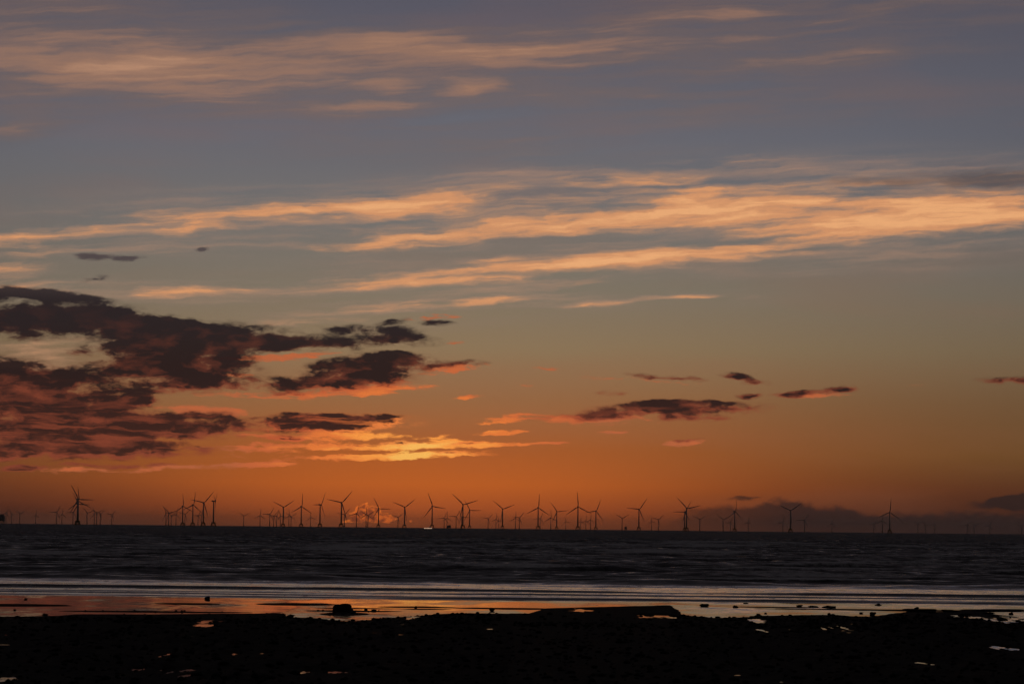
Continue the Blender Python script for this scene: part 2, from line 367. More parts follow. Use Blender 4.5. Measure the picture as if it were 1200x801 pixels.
foam = np.clip((h - 0.22) * 2.5, 0, 1) * smooth(Y, 245, 320) * 0.6 * np.clip(1.0 + 2.2 * fbm(X / 14, Y / 60, 3, 60), 0, 1.6)
# breakers running in to the shore: (distance, height, front width, back width, foam)
for j, (d0, hh, wf, wb_, fo) in enumerate([(250, 0.40, 1.8, 6.0, 0.0), (262, 0.34, 1.2, 6.0, 1.1), (240, 0.10, 1.2, 3.0, 0.45), (215, 0.19, 0.5, 2.5, 0.0), (204.5, 0.09, 0.4, 1.6, 0.0),
                                          (198, 0.07, 0.4, 1.5, 0.0), (191.5, 0.12, 0.5, 1.6, 0.0), (284, 0.34, 2.6, 9, 0.6), (318, 0.36, 3.0, 10.0, 0.5), (360, 0.36, 3.0, 10.0, 0.4)]):
    wob = fbm(X / 28 + j * 9, Y * 0 + j * 3.3, 3, 30 + j) * (9 if d0 > 230 else 2.6)
    hm = np.clip(0.85 + 1.3 * fbm(X / 16 + j * 7, Y * 0 + j, 3, 40 + j), 0.1, 1.5) if d0 > 230 else np.clip(1.0 + 0.9 * fbm(X / 16 + j * 7, Y * 0 + j, 4, 40 + j), 0.35, 1.5)
    s = Y - d0 - wob
    prof_ = np.where(s < 0, np.exp(-(s / wf) ** 2), np.exp(-(s / wb_) ** 2))
    h += hh * hm * prof_
    foam = np.maximum(foam, fo * hm * np.where(s < 0, np.exp(-(s / (wf * 0.55 if d0 > 230 else 0.5)) ** 2), np.exp(-(s / (wb_ * 0.8)) ** 2)))
surf = smooth(Y + 3 * fbm(X / 12, Y / 20, 3, 50), 188, 196) * (1 - smooth(Y + 5 * fbm(X / 18, Y / 30, 3, 51), 236, 243))
foam = np.maximum(foam, surf * 0.34)
h *= smooth(Y, 186, 192)
rip = 0.003 + 0.02 * np.clip(fbm(X / 3.0, Y / 9, 3, 57) * 2 + 0.1, 0, 1) + 0.048 * smooth(Y + 4 * fbm(X / 10, Y / 25, 3, 52), 185, 195) + 0.26 * smooth(Y + 6 * fbm(X / 15, Y / 30, 3, 53), 236, 262) + 0.30 * smooth(Y, 500, 1500)
rip = rip + 0.035 * smooth(X / Y, 0.045, 0.085) * (1 - smooth(Y, 186, 192)) * (0.7 + 1.2 * fbm(X / 4, Y / 7, 3, 54))      # how ruffled the surface is
me = mesh_np('sea', np.stack((X, Y, h), -1).reshape(-1, 3), grid_faces(*X.shape))
for nm, arr in (('foam', foam), ('ruffle', rip)):
    at = me.attributes.new(nm, 'FLOAT', 'POINT'); at.data.foreach_set('value', arr.astype(np.float32).ravel())

m = bpy.data.materials.new('sea_water'); m.use_nodes = True; nt = m.node_tree; b = nt.nodes['Principled BSDF']
def N(t, **kw):
    n = nt.nodes.new(t)
    for k_, v_ in kw.items(): setattr(n, k_, v_)
    return n
def link(a_, b_): nt.links.new(a_, b_)
geo = N('ShaderNodeNewGeometry')
at_f = N('ShaderNodeAttribute', attribute_name='foam'); at_r = N('ShaderNodeAttribute', attribute_name='ruffle')
def noise_at(scale_vec, scale, detail, rough=0.55):
    mp = N('ShaderNodeMapping'); mp.inputs['Scale'].default_value = scale_vec; link(geo.outputs['Position'], mp.inputs[0])
    n = N('ShaderNodeTexNoise'); n.inputs['Scale'].default_value = scale; n.inputs['Detail'].default_value = detail; n.inputs['Roughness'].default_value = rough
    link(mp.outputs[0], n.inputs['Vector']); return n
n1 = noise_at((0.42, 1.0, 1), 0.85, 5, 0.62)
n2 = noise_at((0.13, 0.06, 1), 1.0, 6, 0.68)       # wide wind streaks
n3 = noise_at((0.8, 0.35, 1), 1.3, 6, 0.65)         # foam lace
# small wind ripples tilt the surface; their steepness follows the ruffle attribute
sub = N('ShaderNodeVectorMath', operation='SUBTRACT'); link(n1.outputs['Color'], sub.inputs[0]); sub.inputs[1].default_value = (0.5, 0.5 + 0.19, 0.5)   # wave faces lean to the shore
flat = N('ShaderNodeVectorMath', operation='MULTIPLY'); link(sub.outputs[0], flat.inputs[0]); flat.inputs[1].default_value = (3.0, 3.8, 0.0)
scl = N('ShaderNodeVectorMath', operation='SCALE'); link(flat.outputs[0], scl.inputs[0]); link(at_r.outputs['Fac'], scl.inputs['Scale'])
nad = N('ShaderNodeVectorMath', operation='ADD'); link(scl.outputs[0], nad.inputs[0]); link(geo.outputs['Normal'], nad.inputs[1])
nrm = N('ShaderNodeVectorMath', operation='NORMALIZE'); link(nad.outputs[0], nrm.inputs[0]); link(nrm.outputs[0], b.inputs['Normal'])
# foam amount
a1 = N('ShaderNodeMath', operation='ADD'); link(at_f.outputs['Fac'], a1.inputs[0]); link(n3.outputs['Fac'], a1.inputs[1])
s1 = N('ShaderNodeMapRange', interpolation_type='SMOOTHSTEP'); link(a1.outputs[0], s1.inputs[0]); s1.inputs[1].default_value = 0.82; s1.inputs[2].default_value = 1.25
st = N('ShaderNodeMapRange', interpolation_type='SMOOTHSTEP'); link(n2.outputs['Fac'], st.inputs[0]); st.inputs[1].default_value = 0.57; st.inputs[2].default_value = 0.70; st.inputs[4].default_value = 0.42
mx0 = N('ShaderNodeMath', operation='MULTIPLY'); link(st.outputs[0], mx0.inputs[0]); on = N('ShaderNodeMapRange'); link(at_r.outputs['Fac'], on.inputs[0]); on.inputs[1].default_value = 0.10; on.inputs[2].default_value = 0.34; link(on.outputs[0], mx0.inputs[1])
mx = N('ShaderNodeMath', operation='MAXIMUM'); link(s1.outputs[0], mx.inputs[0]); link(mx0.outputs[0], mx.inputs[1])
cm = N('ShaderNodeMix', data_type='RGBA'); link(mx.outputs[0], cm.inputs[0]); cm.inputs[6].default_value = (0.004, 0.005, 0.006, 1); cm.inputs[7].default_value = (0.82, 0.82, 0.82, 1)
link(cm.outputs[2], b.inputs['Base Color'])
rr = N('ShaderNodeMapRange'); link(at_r.outputs['Fac'], rr.inputs[0]); rr.inputs[2].default_value = 0.2; rr.inputs[3].default_value = 0.03; rr.inputs[4].default_value = 0.16
rm = N('ShaderNodeMix', data_type='FLOAT'); link(mx.outputs[0], rm.inputs[0]); link(rr.outputs[0], rm.inputs[2]); rm.inputs[3].default_value = 0.8
link(rm.outputs[0], b.inputs['Roughness'])
b.inputs['IOR'].default_value = 1.33
add('sea', me, m, kind='structure')

# ------------------------------------------------------------------ beach: rocky foreground, sand spits, land behind the camera
fine = np.radians(np.linspace(-12.2, 12.2, 560))
angb = np.concatenate((-wide[::-1], fine, wide))
rowsb = np.concatenate((np.array([-600, -300, -150, -60, -20, 1, 12, 24, 36, 48, 58, 66]), np.arange(72, 150, 0.26), np.arange(150, 196, 0.2), np.arange(197, 330, 6.0)))
Xb, Yb = polar(np.abs(rowsb) + 1e-3, angb)
Xb = np.where(rowsb[:, None] < 30, np.sign(angb)[None, :] * np.abs(np.linspace(-900, 900, len(angb)))[None, :], Xb); Yb = rowsb[:, None] * np.ones_like(Xb)
PX = 600 + F * Xb / np.maximum(Yb, 1)            # photo column, used to set out the shore
def shore(pts):                                   # shoreline distance for given (pixel x, pixel y)
    gx = []; gy = []
    for px, py in pts:
        x_, y_ = ground(px, py); gx.append(x_ / y_); gy.append(y_)
    return np.interp(Xb / np.maximum(Yb, 1), gx, gy)
edge_y = shore([(-300, 722), (0, 722.5), (70, 721.5), (90, 719.5), (210, 719.5), (320, 718), (345, 722), (400, 726), (440, 725), (480, 722), (540, 718), (620, 718.5), (640, 712.5), (700, 711), (786, 708.8), (800, 720), (840, 724), (900, 722), (985, 721), (1020, 722), (1060, 718), (1100, 716.5), (1150, 717), (1200, 724), (1500, 724)])
big = fbm(Xb / 9, Yb / 16, 4, 1)
peb = fbm(Xb / 0.9, Yb / 1.1, 4, 8, 0.6)
rock = fbm(Xb / 2.6, Yb / 4.5, 3, 14)
s = edge_y - Yb + 2.4 * fbm(Xb / 3.0, Yb / 6, 4, 20) * np.where((PX > 600) & (PX < 780) | (PX < 300), 0.35, 1.6)
zb = np.where(s > 0, 0.022 + 0.0016 * np.minimum(s, 60), np.maximum(-0.012 + 0.012 * s, -1.6 + 0 * s))
rocky = smooth(s, 1.0, 26)
rocky_x = np.where((PX > 600) & (PX < 790) | (PX < 330) & (Yb > 146), 0.25, 1.0)
zb += rocky * (0.13 * rock * rocky_x + 0.08 * peb * rocky_x + 0.08 * np.clip(big, -0.3, 1))
zb += (1 - rocky) * 0.012 * peb * np.where(PX > 700, 1.6, 0.5) * smooth(s, -14, 0)
zb = np.where(s > 0, np.maximum(zb, 0.012 + 0.02 * peb), zb)
# sand bars and slivers of wet sand showing through the film of water: (pixel x0, x1, y, half height in pixels, height in metres)
bars = [(374, 432, 719.0, 2.2, .05), (-60, 90, 708.6, 1.5, .05), (60, 300, 716.4, 1.0, .04), (300, 395, 707.5, 1.6, .035), (440, 540, 711.2, 0.9, .04), (530, 660, 712.6, 1.0, .05), (180, 262, 707.0, 1.2, .03), (366, 470, 712.6, .5, .04),
        (355, 470, 715.5, 1.0, .04), (470, 530, 713.6, .6, .03), (900, 1210, 714.5, 1.0, .03), (860, 960, 711.2, .8, .02)]
for (x0, x1, py, hp, zz) in bars:
    cx_, cy_ = ground((x0 + x1) / 2, py + 0.0); xa, _ = ground(x0, py); xz, _ = ground(x1, py)
    hy = (cy_ ** 2) * hp / (CAMZ * F)
    qx = (Xb - cx_) / ((xz - xa) / 2); qy = (Yb - cy_ - 1.0 * fbm(Xb / 5, Yb / 9, 3, 33)) / hy
    zb = np.maximum(zb, zz * (1 - qx ** 2 - qy ** 2) + 0.01 * peb)
# rock pools: hollows reaching below the water table (pixel x, y, half width in px)
pools = [(165, 783, 5), (191, 784, 3.5), (196, 788, 2.5), (218, 785, 4), (219, 791, 5), (237, 795, 4), (276, 765, 5), (275, 753, 2), (393, 787, 8), (356, 787, 4), (382, 786, 2.5), (308, 765, 2),
         (234, 732, 4.5), (241, 733, 3), (247, 732.5, 3), (230, 756, 2), (195, 767, 2), (8, 796, 6), (1176, 759, 6), (1161, 759, 3.5), (1086, 777, 6), (988, 735, 2.5), (961, 735, 2), (970, 734, 1.5), (892, 738, 2), (930, 740, 2), (885, 727, 6),
         (1135, 722, 8), (1168, 727, 5), (1178, 726, 4), (1192, 725, 6), (754, 722, 5), (771, 722, 4), (781, 722, 5), (681, 715, 8), (268, 797, 2.5), (308, 798, 3), (1028, 783, 1.5), (1180, 745, 2.5), (240, 728, 3), (483, 723.5, 4)]
for (px, py, hw) in pools:
    x_, y_ = ground(px, py); rx = hw / F * y_ * 1.8; ry = max(1.5, y_ ** 2 * 2.4 / (CAMZ * F)) * (1.0 if hw < 9 else 1.25)
    qq = ((Xb - x_) / rx + 0.9 * fbm(Xb / (rx * 2.2), Yb / 1.6, 3, 37) + 1.3 * fbm(Xb / 0.22, Yb / 0.9, 2, 41)) ** 2 + ((Yb - y_) / ry + 0.7 * fbm(Xb / 0.8, Yb / 2.0, 3, 39)) ** 2
    zb = zb - np.clip(1.25 - qq, 0, 1) * (np.maximum(zb, 0) + 0.05) + 0
    # the lip in front is low, so the water can be seen
    lip = np.exp(-((Xb - x_) / (rx * 1.3)) ** 2) * np.where(Yb < y_, np.exp(-((Yb - y_) / 12.0) ** 2), 0)
    zb = np.where(zb > 0.03, zb * (1 - 0.92 * lip), zb)
zb = np.where(Yb < 72, 0.5 + 2.6 * smooth(-Yb, -66, -6), zb)
zb = np.where(Yb < 1, 3.1, zb)
me = mesh_np('beach', np.stack((Xb, Yb, zb), -1).reshape(-1, 3), grid_faces(*Xb.shape))
m = bpy.data.materials.new('dark_wet_shingle'); m.use_nodes = True; nt = m.node_tree; b = nt.nodes['Principled BSDF']
geo = N('ShaderNodeNewGeometry')
c1 = noise_at((1, 1, 1), 0.5, 6); c2 = noise_at((1, 1, 1), 7.0, 5)
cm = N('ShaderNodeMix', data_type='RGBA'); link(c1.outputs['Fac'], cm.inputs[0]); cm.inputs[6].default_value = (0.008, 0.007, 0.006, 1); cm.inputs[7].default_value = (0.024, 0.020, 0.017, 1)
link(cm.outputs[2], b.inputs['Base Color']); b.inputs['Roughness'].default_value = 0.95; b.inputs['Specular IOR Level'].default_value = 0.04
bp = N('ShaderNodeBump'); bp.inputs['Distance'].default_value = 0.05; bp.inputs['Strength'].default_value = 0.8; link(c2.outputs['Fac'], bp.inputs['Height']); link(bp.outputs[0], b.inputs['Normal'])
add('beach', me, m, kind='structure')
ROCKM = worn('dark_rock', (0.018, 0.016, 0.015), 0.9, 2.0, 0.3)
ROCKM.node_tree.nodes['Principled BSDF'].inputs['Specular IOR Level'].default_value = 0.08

# ------------------------------------------------------------------ stones
import bmesh
def ico(sub):
    bm = bmesh.new(); bmesh.ops.create_icosphere(bm, subdivisions=sub, radius=1.0)
    v = np.array([x.co[:] for x in bm.verts]); f = np.array([[q_.index for q_ in x.verts] for x in bm.faces]); bm.free()
    return v, f
def rock_shape(sub, seed, box=0.5, rough=0.25):
    v, f = ico(sub); g_ = np.random.default_rng(seed)
    v = np.sign(v) * np.abs(v) ** (1 - box * 0.55)
    d = np.zeros(len(v))
    for _ in range(9):
        k_ = g_.normal(0, 1, 3) * g_.uniform(1.2, 4.5); d += np.sin(v @ k_ + g_.uniform(0, 6.3)) * rough / (1 + np.linalg.norm(k_)) * 1.6
    for _ in range(5):                              # broken faces
        n_ = g_.normal(0, 1, 3); n_ /= np.linalg.norm(n_); t = g_.uniform(0.62, 0.9)
        ov = np.clip(v @ n_ - t, 0, None); v = v - ov[:, None] * n_ * 0.85
    return v * (1 + d)[:, None], f
cv, cf = ico(1)
g_ = np.random.default_rng(3); VS = []; FS = []; o_ = 0
from itertools import count
def ground_z(x_, y_):
    i = np.argmin(np.abs(rowsb - y_)); j = np.argmin(np.abs(np.tan(angb) - x_ / max(y_, 1))); return zb[i, j]
for k_ in range(6400):
    y_ = g_.uniform(80, 158) if k_ < 3600 else g_.uniform(138, 164); x_ = g_.uniform(-0.205, 0.205) * y_
    pxx = 600 + F * x_ / y_
    z_ = ground_z(x_, y_)
    if z_ < 0.018: continue
    if (pxx < 330 or 590 < pxx < 790) and y_ > 145 and g_.random() < 0.93: continue
    sz = 0.05 + 0.10 * g_.random() ** 3
    s3 = sz * g_.uniform(0.7, 1.4, 3) * (1.25, 1.0, 0.6)
    w_ = cv * (1 + 0.22 * np.sin(cv @ g_.normal(0, 2.2, (3, 1)) + g_.uniform(0, 6))) * s3
    a_ = g_.uniform(0, 3.14); ca, sa = math.cos(a_), math.sin(a_)
    w_ = np.stack((w_[:, 0] * ca - w_[:, 1] * sa, w_[:, 0] * sa + w_[:, 1] * ca, w_[:, 2]), -1) + (x_, y_, z_ + s3[2] * 0.35)
    VS.append(w_); FS.append(cf + o_); o_ += len(cv)
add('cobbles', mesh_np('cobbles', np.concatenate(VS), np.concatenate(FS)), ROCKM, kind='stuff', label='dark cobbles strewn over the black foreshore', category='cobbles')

# single stones that stand out against the bright water: (pixel x, base y, width px, height px, name, label)
stones = [(401.5, 717, 24, 11.5, 'boulder', 'large blocky black boulder standing in the orange shallows'),
          (429, 714, 5, 2.5, 'stone', 'small dark stone just right of the big blocky boulder'),
          (487, 711.5, 4, 2, 'stone', 'tiny dark stone in the shallows a little way right of the big boulder'),
          (576.5, 715.6, 7, 4.2, 'stone', 'rounded dark stone on the thin sand sliver in the middle of the orange shallows'),
          (243, 701.5, 8, 3.2, 'stone', 'dark stone at the surf edge left of the big boulder'),
          (30, 702, 4, 2.0, 'stone', 'tiny dark stone in the wet sand at the far left, nearest the surf'),
          (17, 715, 4, 1.8, 'stone', 'tiny dark stone at the far left, in front of the dark sand bar'),
          (52, 720.2, 8, 2.0, 'stone', 'flat dark stone at the left edge of the black foreshore'),
          (826, 710.2, 13, 3.4, 'stone', 'low dark stone in the grey shallows just right of the sand spit'),
          (862, 711.6, 8, 2.8, 'stone', 'dark stone second to the right of the sand spit tip'),
          (874, 707.0, 7, 1.4, 'stone', 'thin dark stone nearest the surf right of the sand spit'),
          (937, 710.4, 9, 2.2, 'stone', 'long flat stone in the shallows, third to the right of the sand spit'),
          (954, 711.0, 14, 1.8, 'rock_shelf', 'thin dark rock shelf trailing right from a long flat stone'),
          (889, 720.6, 6, 2.4, 'stone', 'dark stone on the shore edge, left of a pair right of the spit'),
          (897, 718.8, 4, 1.6, 'stone', 'tiny dark stone on the shore edge, right of a pair right of the spit'),
          (972, 711.8, 18, 2.8, 'rock_shelf', 'low dark rock shelf in the grey shallows right of centre'),
          (1029.5, 709.0, 9, 2.6, 'stone', 'dark stone standing alone nearest the surf on the right'),
          (1022.5, 720.2, 9, 3.8, 'stone', 'rounded dark stone at the shore edge on the right'),
          (1009, 718.6, 6, 1.8, 'stone', 'small dark stone just left of the rounded shore-edge stone on the right'),
          (1079, 716.2, 42, 3.4, 'rock_shelf', 'long low black rock shelf on the right with a knob on top'),
          (1074, 713.4, 7, 2.8, 'stone', 'small knob of rock on top of the long black shelf'),
          (1091, 718.4, 14, 3.4, 'stone', 'dark stone in front of the right end of the long black shelf'),
          (1113, 716.8, 20, 3.0, 'rock_shelf', 'short dark rock shelf just right of the long black shelf'),
          (1165, 715.6, 78, 2.6, 'rock_shelf', 'longest thin rock shelf running off the right edge'),
          (1130, 721.5, 18, 3.4, 'rock_shelf', 'dark rock shelf at the shore edge near the right corner'),
          (1185, 719.8, 6, 3.0, 'stone', 'small upright dark stone near the right edge of the picture'),
          (1160, 719.2, 16, 2.4, 'rock_shelf', 'small dark rock shelf left of an upright stone near the right edge'),
          (1175, 726.4, 14, 3.2, 'rock_shelf', 'dark rock between pools at the right shore edge')]
for i, (px, py, wp, hp, nm, lab) in enumerate(stones):
    x_, y_ = ground(px, py); u_ = y_ / F
    v, f = rock_shape(4 if wp > 15 else 3, 100 + i, 0.9 if i == 0 else 0.35, 0.10 if i == 0 else 0.34)
    wx, hz = wp * u_ / 2, hp * u_
    dy = wx * (0.75 if wp < 15 else 0.55) + 0.1
    v = v - v.mean(0); v /= np.array([np.abs(v[:, 0]).max(), np.abs(v[:, 1]).max(), 1]); v[:, 2] = (v[:, 2] - v[:, 2].min()) / np.ptp(v[:, 2])
    if i == 0: v[:, 2] *= 0.93 + 0.07 * np.tanh((v[:, 0] + 0.1) * 8)
    v = v * (wx, dy, hz * 1.25) - (0, 0, hz * 0.25)
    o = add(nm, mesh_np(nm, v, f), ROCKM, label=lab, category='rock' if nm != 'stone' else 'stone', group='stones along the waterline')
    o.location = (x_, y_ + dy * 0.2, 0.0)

# ------------------------------------------------------------------ wind farm
PAINT = worn('turbine_grey_paint', (0.62, 0.63, 0.64), 0.45, 0.05, 0.1)
YELLOW = worn('foundation_yellow_paint', (0.55, 0.36, 0.04), 0.55, 0.2, 0.2)
STEEL = worn('galvanised_steel', (0.30, 0.31, 0.32), 0.55, 0.2, 0.2)
def tube(p0, p1, r0_, r1_, n=10, cap=True):
    p0 = np.array(p0, float); p1 = np.array(p1, float); d = p1 - p0; d /= np.linalg.norm(d)
    a_ = np.cross(d, (0, 1, 0) if abs(d[1]) < 0.9 else (1, 0, 0)); a_ /= np.linalg.norm(a_); b_ = np.cross(d, a_)
    t = np.linspace(0, 2 * math.pi, n, endpoint=False)
    ring = np.cos(t)[:, None] * a_ + np.sin(t)[:, None] * b_
    v = [tuple(x) for x in np.concatenate((p0 + ring * r0_, p1 + ring * r1_))]
    f = [(i, (i + 1) % n, n + (i + 1) % n, n + i) for i in range(n)]
    if cap: f += [tuple(range(n))[::-1], tuple(range(n, 2 * n))]
    return v, f
def box(c, s):
    v = [(c[0] + s[0] / 2 * i, c[1] + s[1] / 2 * j, c[2] + s[2] / 2 * k_) for i in (-1, 1) for j in (-1, 1) for k_ in (-1, 1)]
    return v, [(0, 1, 3, 2), (4, 6, 7, 5), (0, 4, 5, 1), (2, 3, 7, 6), (0, 2, 6, 4), (1, 5, 7, 3)]
def join(name, parts, m_, smooth_=False):
    v = []; f = []
    for pv, pf in parts:
        o = len(v); v += list(pv); f += [tuple(i + o for i in q_) for q_ in pf]
    me_ = bpy.data.meshes.new(name); me_.from_pydata(v, [], f); me_.update(); me_.materials.append(m_)
    if smooth_: me_.polygons.foreach_set('use_smooth', np.ones(len(f), bool))
    return me_
def blade_mesh(L, root, chord):
    st_ = [(0, root * .5, root * .5), (0.05, root * .5, root * .48), (0.2, chord * .5, root * .3), (0.45, chord * .38, root * .18), (0.75, chord * .25, root * .1), (0.95, chord * .14, root * .05), (1.0, chord * .03, .03)]
    v = []; n = 8
    for t, cx_, ty in st_:
        for k_ in range(n):
            a_ = 2 * math.pi * k_ / n
            v.append((cx_ * math.cos(a_) + cx_ * 0.35 * (1 if t > .1 else 0), ty * math.sin(a_) - 1.2 * t * t, 1.4 + t * L))
    f = [(i * n + k_, i * n + (k_ + 1) % n, (i + 1) * n + (k_ + 1) % n, (i + 1) * n + k_) for i in range(len(st_) - 1) for k_ in range(n)]
    f += [tuple(range(n))[::-1], tuple(range((len(st_) - 1) * n, len(st_) * n))]
    return v, f
def turbine_kit(H, L, zbase, rb, rt_, jacket):
    k_ = {}
    k_['tower'] = join('tower', [tube((0, 0, zbase), (0, 0, H - 1.8), rb, rt_, 14)], PAINT, True)
    k_['nacelle'] = join('nacelle', [box((0, -1.6, 0.3), (4.6, 13.5, 4.6)), box((0, -4.8, 3.2), (3.6, 4.0, 1.2)), tube((0, -7.2, 3.0), (0, -7.2, 6.0), .12, .1, 6)], PAINT)
    k_['hub'] = join('hub', [tube((0, 5.1, 0), (0, 8.0, 0), 2.1, 1.9, 12), tube((0, 8.0, 0), (0, 9.6, 0), 1.9, 0.5, 12)], PAINT, True)
    k_['blade'] = join('blade', [blade_mesh(L, 2.6, 4.6)], PAINT, True)
    k_['platform'] = join('platform', [tube((0, 0, zbase - 1.0), (0, 0, zbase), rb * 1.9 if not jacket else 7.5, rb * 1.9 if not jacket else 7.5, 12)] +
        [tube((rb * 1.8 * math.cos(t), rb * 1.8 * math.sin(t), zbase), (rb * 1.8 * math.cos(t), rb * 1.8 * math.sin(t), zbase + 1.3), .08, .08, 5) for t in np.linspace(0, 6.28, 9)[:-1]], YELLOW)
    if jacket:
        cs = [(1, 1), (-1, 1), (-1, -1), (1, -1)]; bo, to = 10.2, 6.2; zb0 = -3.0
        def at(c, t): w_ = bo + (to - bo) * t; return (c[0] * w_, c[1] * w_, zb0 + (zbase - 1 - zb0) * t)
        k_['leg'] = [join('leg', [tube(at(c, 0), at(c, 1), 1.05, 1.0, 8)], YELLOW, True) for c in cs]
        br = []
        for i in range(4):
            a_, b_ = cs[i], cs[(i + 1) % 4]
            for t0_, t1_ in ((0.05, 0.55), (0.55, 0.97)):
                br += [tube(at(a_, t0_), at(b_, t1_), .42, .42, 6), tube(at(b_, t0_), at(a_, t1_), .42, .42, 6)]
            br += [tube(at(a_, .55), at(b_, .55), .4, .4, 6)]
        br += [tube((0, 0, zbase - 6), (0, 0, zbase - 1), rb * .8, rb, 10)] + [tube(at(c, .72), (0, 0, zbase - 2.2), .8, .9, 6) for c in cs]
        k_['jacket'] = join('jacket', br, YELLOW)
    else:
        k_['monopile'] = join('monopile', [tube((0, 0, -3), (0, 0, zbase - 1), rb * 1.08, rb * 1.08, 14), tube((rb * 1.25, 0, -2), (rb * 1.25, 0, zbase - 1), .25, .25, 5), tube((rb * 1.25, 1.2, -2), (rb * 1.25, 1.2, zbase - 1), .25, .25, 5)], YELLOW, True)
    return k_
JH, JL = 100.0, 63.0
MH, ML = 82.0, 54.0
KJ = turbine_kit(JH, JL, 18.0, 3.1, 2.1, True)
KM = turbine_kit(MH, ML, 12.0, 2.6, 1.7, False)

def turbine(px, hub_y, phase, yaw, jacket, label, group):
    kit, H = (KJ, JH) if jacket else (KM, MH)
    hp = horizon(px) - hub_y
    D = (H - CAMZ) * F / hp
    x_ = ground(px, 2000)[0] / ground(px, 2000)[1]            # azimuth of that column near the horizon
    d = ray(px, (hub_y + horizon(px)) / 2); x_ = d[0] / d[1]
    root = add('offshore_wind_turbine', None, label=label, category='wind turbine', group=group)
    root.location = (x_ * D, D, 0.0)
    add('tower', kit['tower'], None, root)
    if jacket:
        j = add('jacket', kit['jacket'], None, root)
        for lm in kit['leg']: add('leg', lm, None, j)
    else: add('monopile', kit['monopile'], None, root)
    add('platform', kit['platform'], None, root)
    rz = -math.radians(yaw)                                   # 0: the rotor faces out to sea
    hx = H
    nac = add('nacelle', kit['nacelle'], None, root); nac.location = (0, 0, hx); nac.rotation_euler = (0, 0, rz)
    hb = add('hub', kit['hub'], None, root); hb.location = (0, 0, hx); hb.rotation_euler = (0, 0, rz)
    for k_ in range(3):
        bl = add('blade', kit['blade'], None, root)
        a_ = math.radians(phase + 120 * k_)
        bl.matrix_local = Matrix.Translation((0, 0, hx)) @ Matrix.Rotation(rz, 4, 'Z') @ Matrix.Translation((0, 6.6, 0)) @ Matrix.Rotation(a_, 4, 'Y')
    return root

# (pixel x of tower, pixel y of hub, clock angle of one blade, yaw of the rotor)
TALL = [(90.8, 584.5, -29, 12, 'tallest of the three lined-up turbines at far left, on lattice jacket'),
        (91.6, 587.3, -6, 15, 'middle-height one of the three lined-up turbines at far left, on lattice jacket'),
        (90.9, 590.2, 92, 15, 'shortest of the three lined-up turbines at far left, on lattice jacket'),
        (214, 592.7, -4, 20, 'leftmost of the row of four tall turbines on the left, blade pointing up'),
        (225.9, 591.2, 8, 25, 'second of the row of four tall turbines on the left, blade pointing up'),
        (238.3, 588.6, 42, 15, 'third of the row of four tall turbines on the left, blades out sideways'),
        (250.2, 586.8, 176, 76, 'rightmost of the row of four tall turbines, seen side-on with its nacelle pointing left'),
        (331.8, 593.8, 57, 10, 'tall turbine alone in the faint cluster left of centre, blades in a Y'),
        (353, 593, 2, 20, 'tall turbine with drooping blades, second left of the glowing low cloud'),
        (375, 591, 30, 52, 'tall turbine seen half side-on, its nacelle sticking out left, left of the glowing cloud'),
        (400, 588.6, 42, 12, 'tall turbine at the left edge of the glowing low cloud'),
        (443.5, 595.3, -28, 14, 'tall turbine standing in front of the glowing low cloud'),
        (474, 593.8, 52, 10, 'tall turbine with Y blades just right of the glowing low cloud'),
        (506.4, 592.7, -21, 14, 'tall turbine beside the pale vessel on the horizon'),
        (542.4, 590.8, 73, 10, 'taller, left one of two tall turbines close together at picture centre'),
        (550.3, 597.4, 90, 15, 'shorter, right one of two tall turbines close together at picture centre'),
        (588.9, 595.9, 69, 12, 'tall turbine with Y blades right of the close pair at picture centre'),
        (630.6, 594.4, 3, 14, 'tall turbine with a blade straight up, third tall one right of the close pair'),
        (652.4, 598.9, 84, 16, 'shorter turbine on lattice jacket between two with upright blades, right of centre'),
        (677.2, 593.3, -4, 8, 'tall turbine with upright blade and wide spread, right of centre'),
        (698.3, 598.3, 22, 22, 'turbine on lattice jacket left of the small platform, right of centre'),
        (748.7, 596.4, 36, 25, 'tall turbine alone between the small platform and the dark cloud bank'),
        (804.6, 595.3, 77, 14, 'taller one of two overlapping turbines at the dark cloud edge'),
        (802.3, 599.4, 30, 20, 'shorter one of two overlapping turbines at the dark cloud edge'),
        (861, 599, 6, 58, 'tall turbine seen side-on before the dark cloud bank, nacelle pointing left'),
        (926.4, 597.9, 55, 10, 'tall turbine with V blades before the dark cloud bank'),
        (1042.7, 599.7, 5, 14, 'rightmost tall turbine, blade straight up')]
for (px, hy, ph, yw, lab) in TALL:
    turbine(px, hy, ph, yw, True, lab, 'near row of tall lattice-footed turbines')
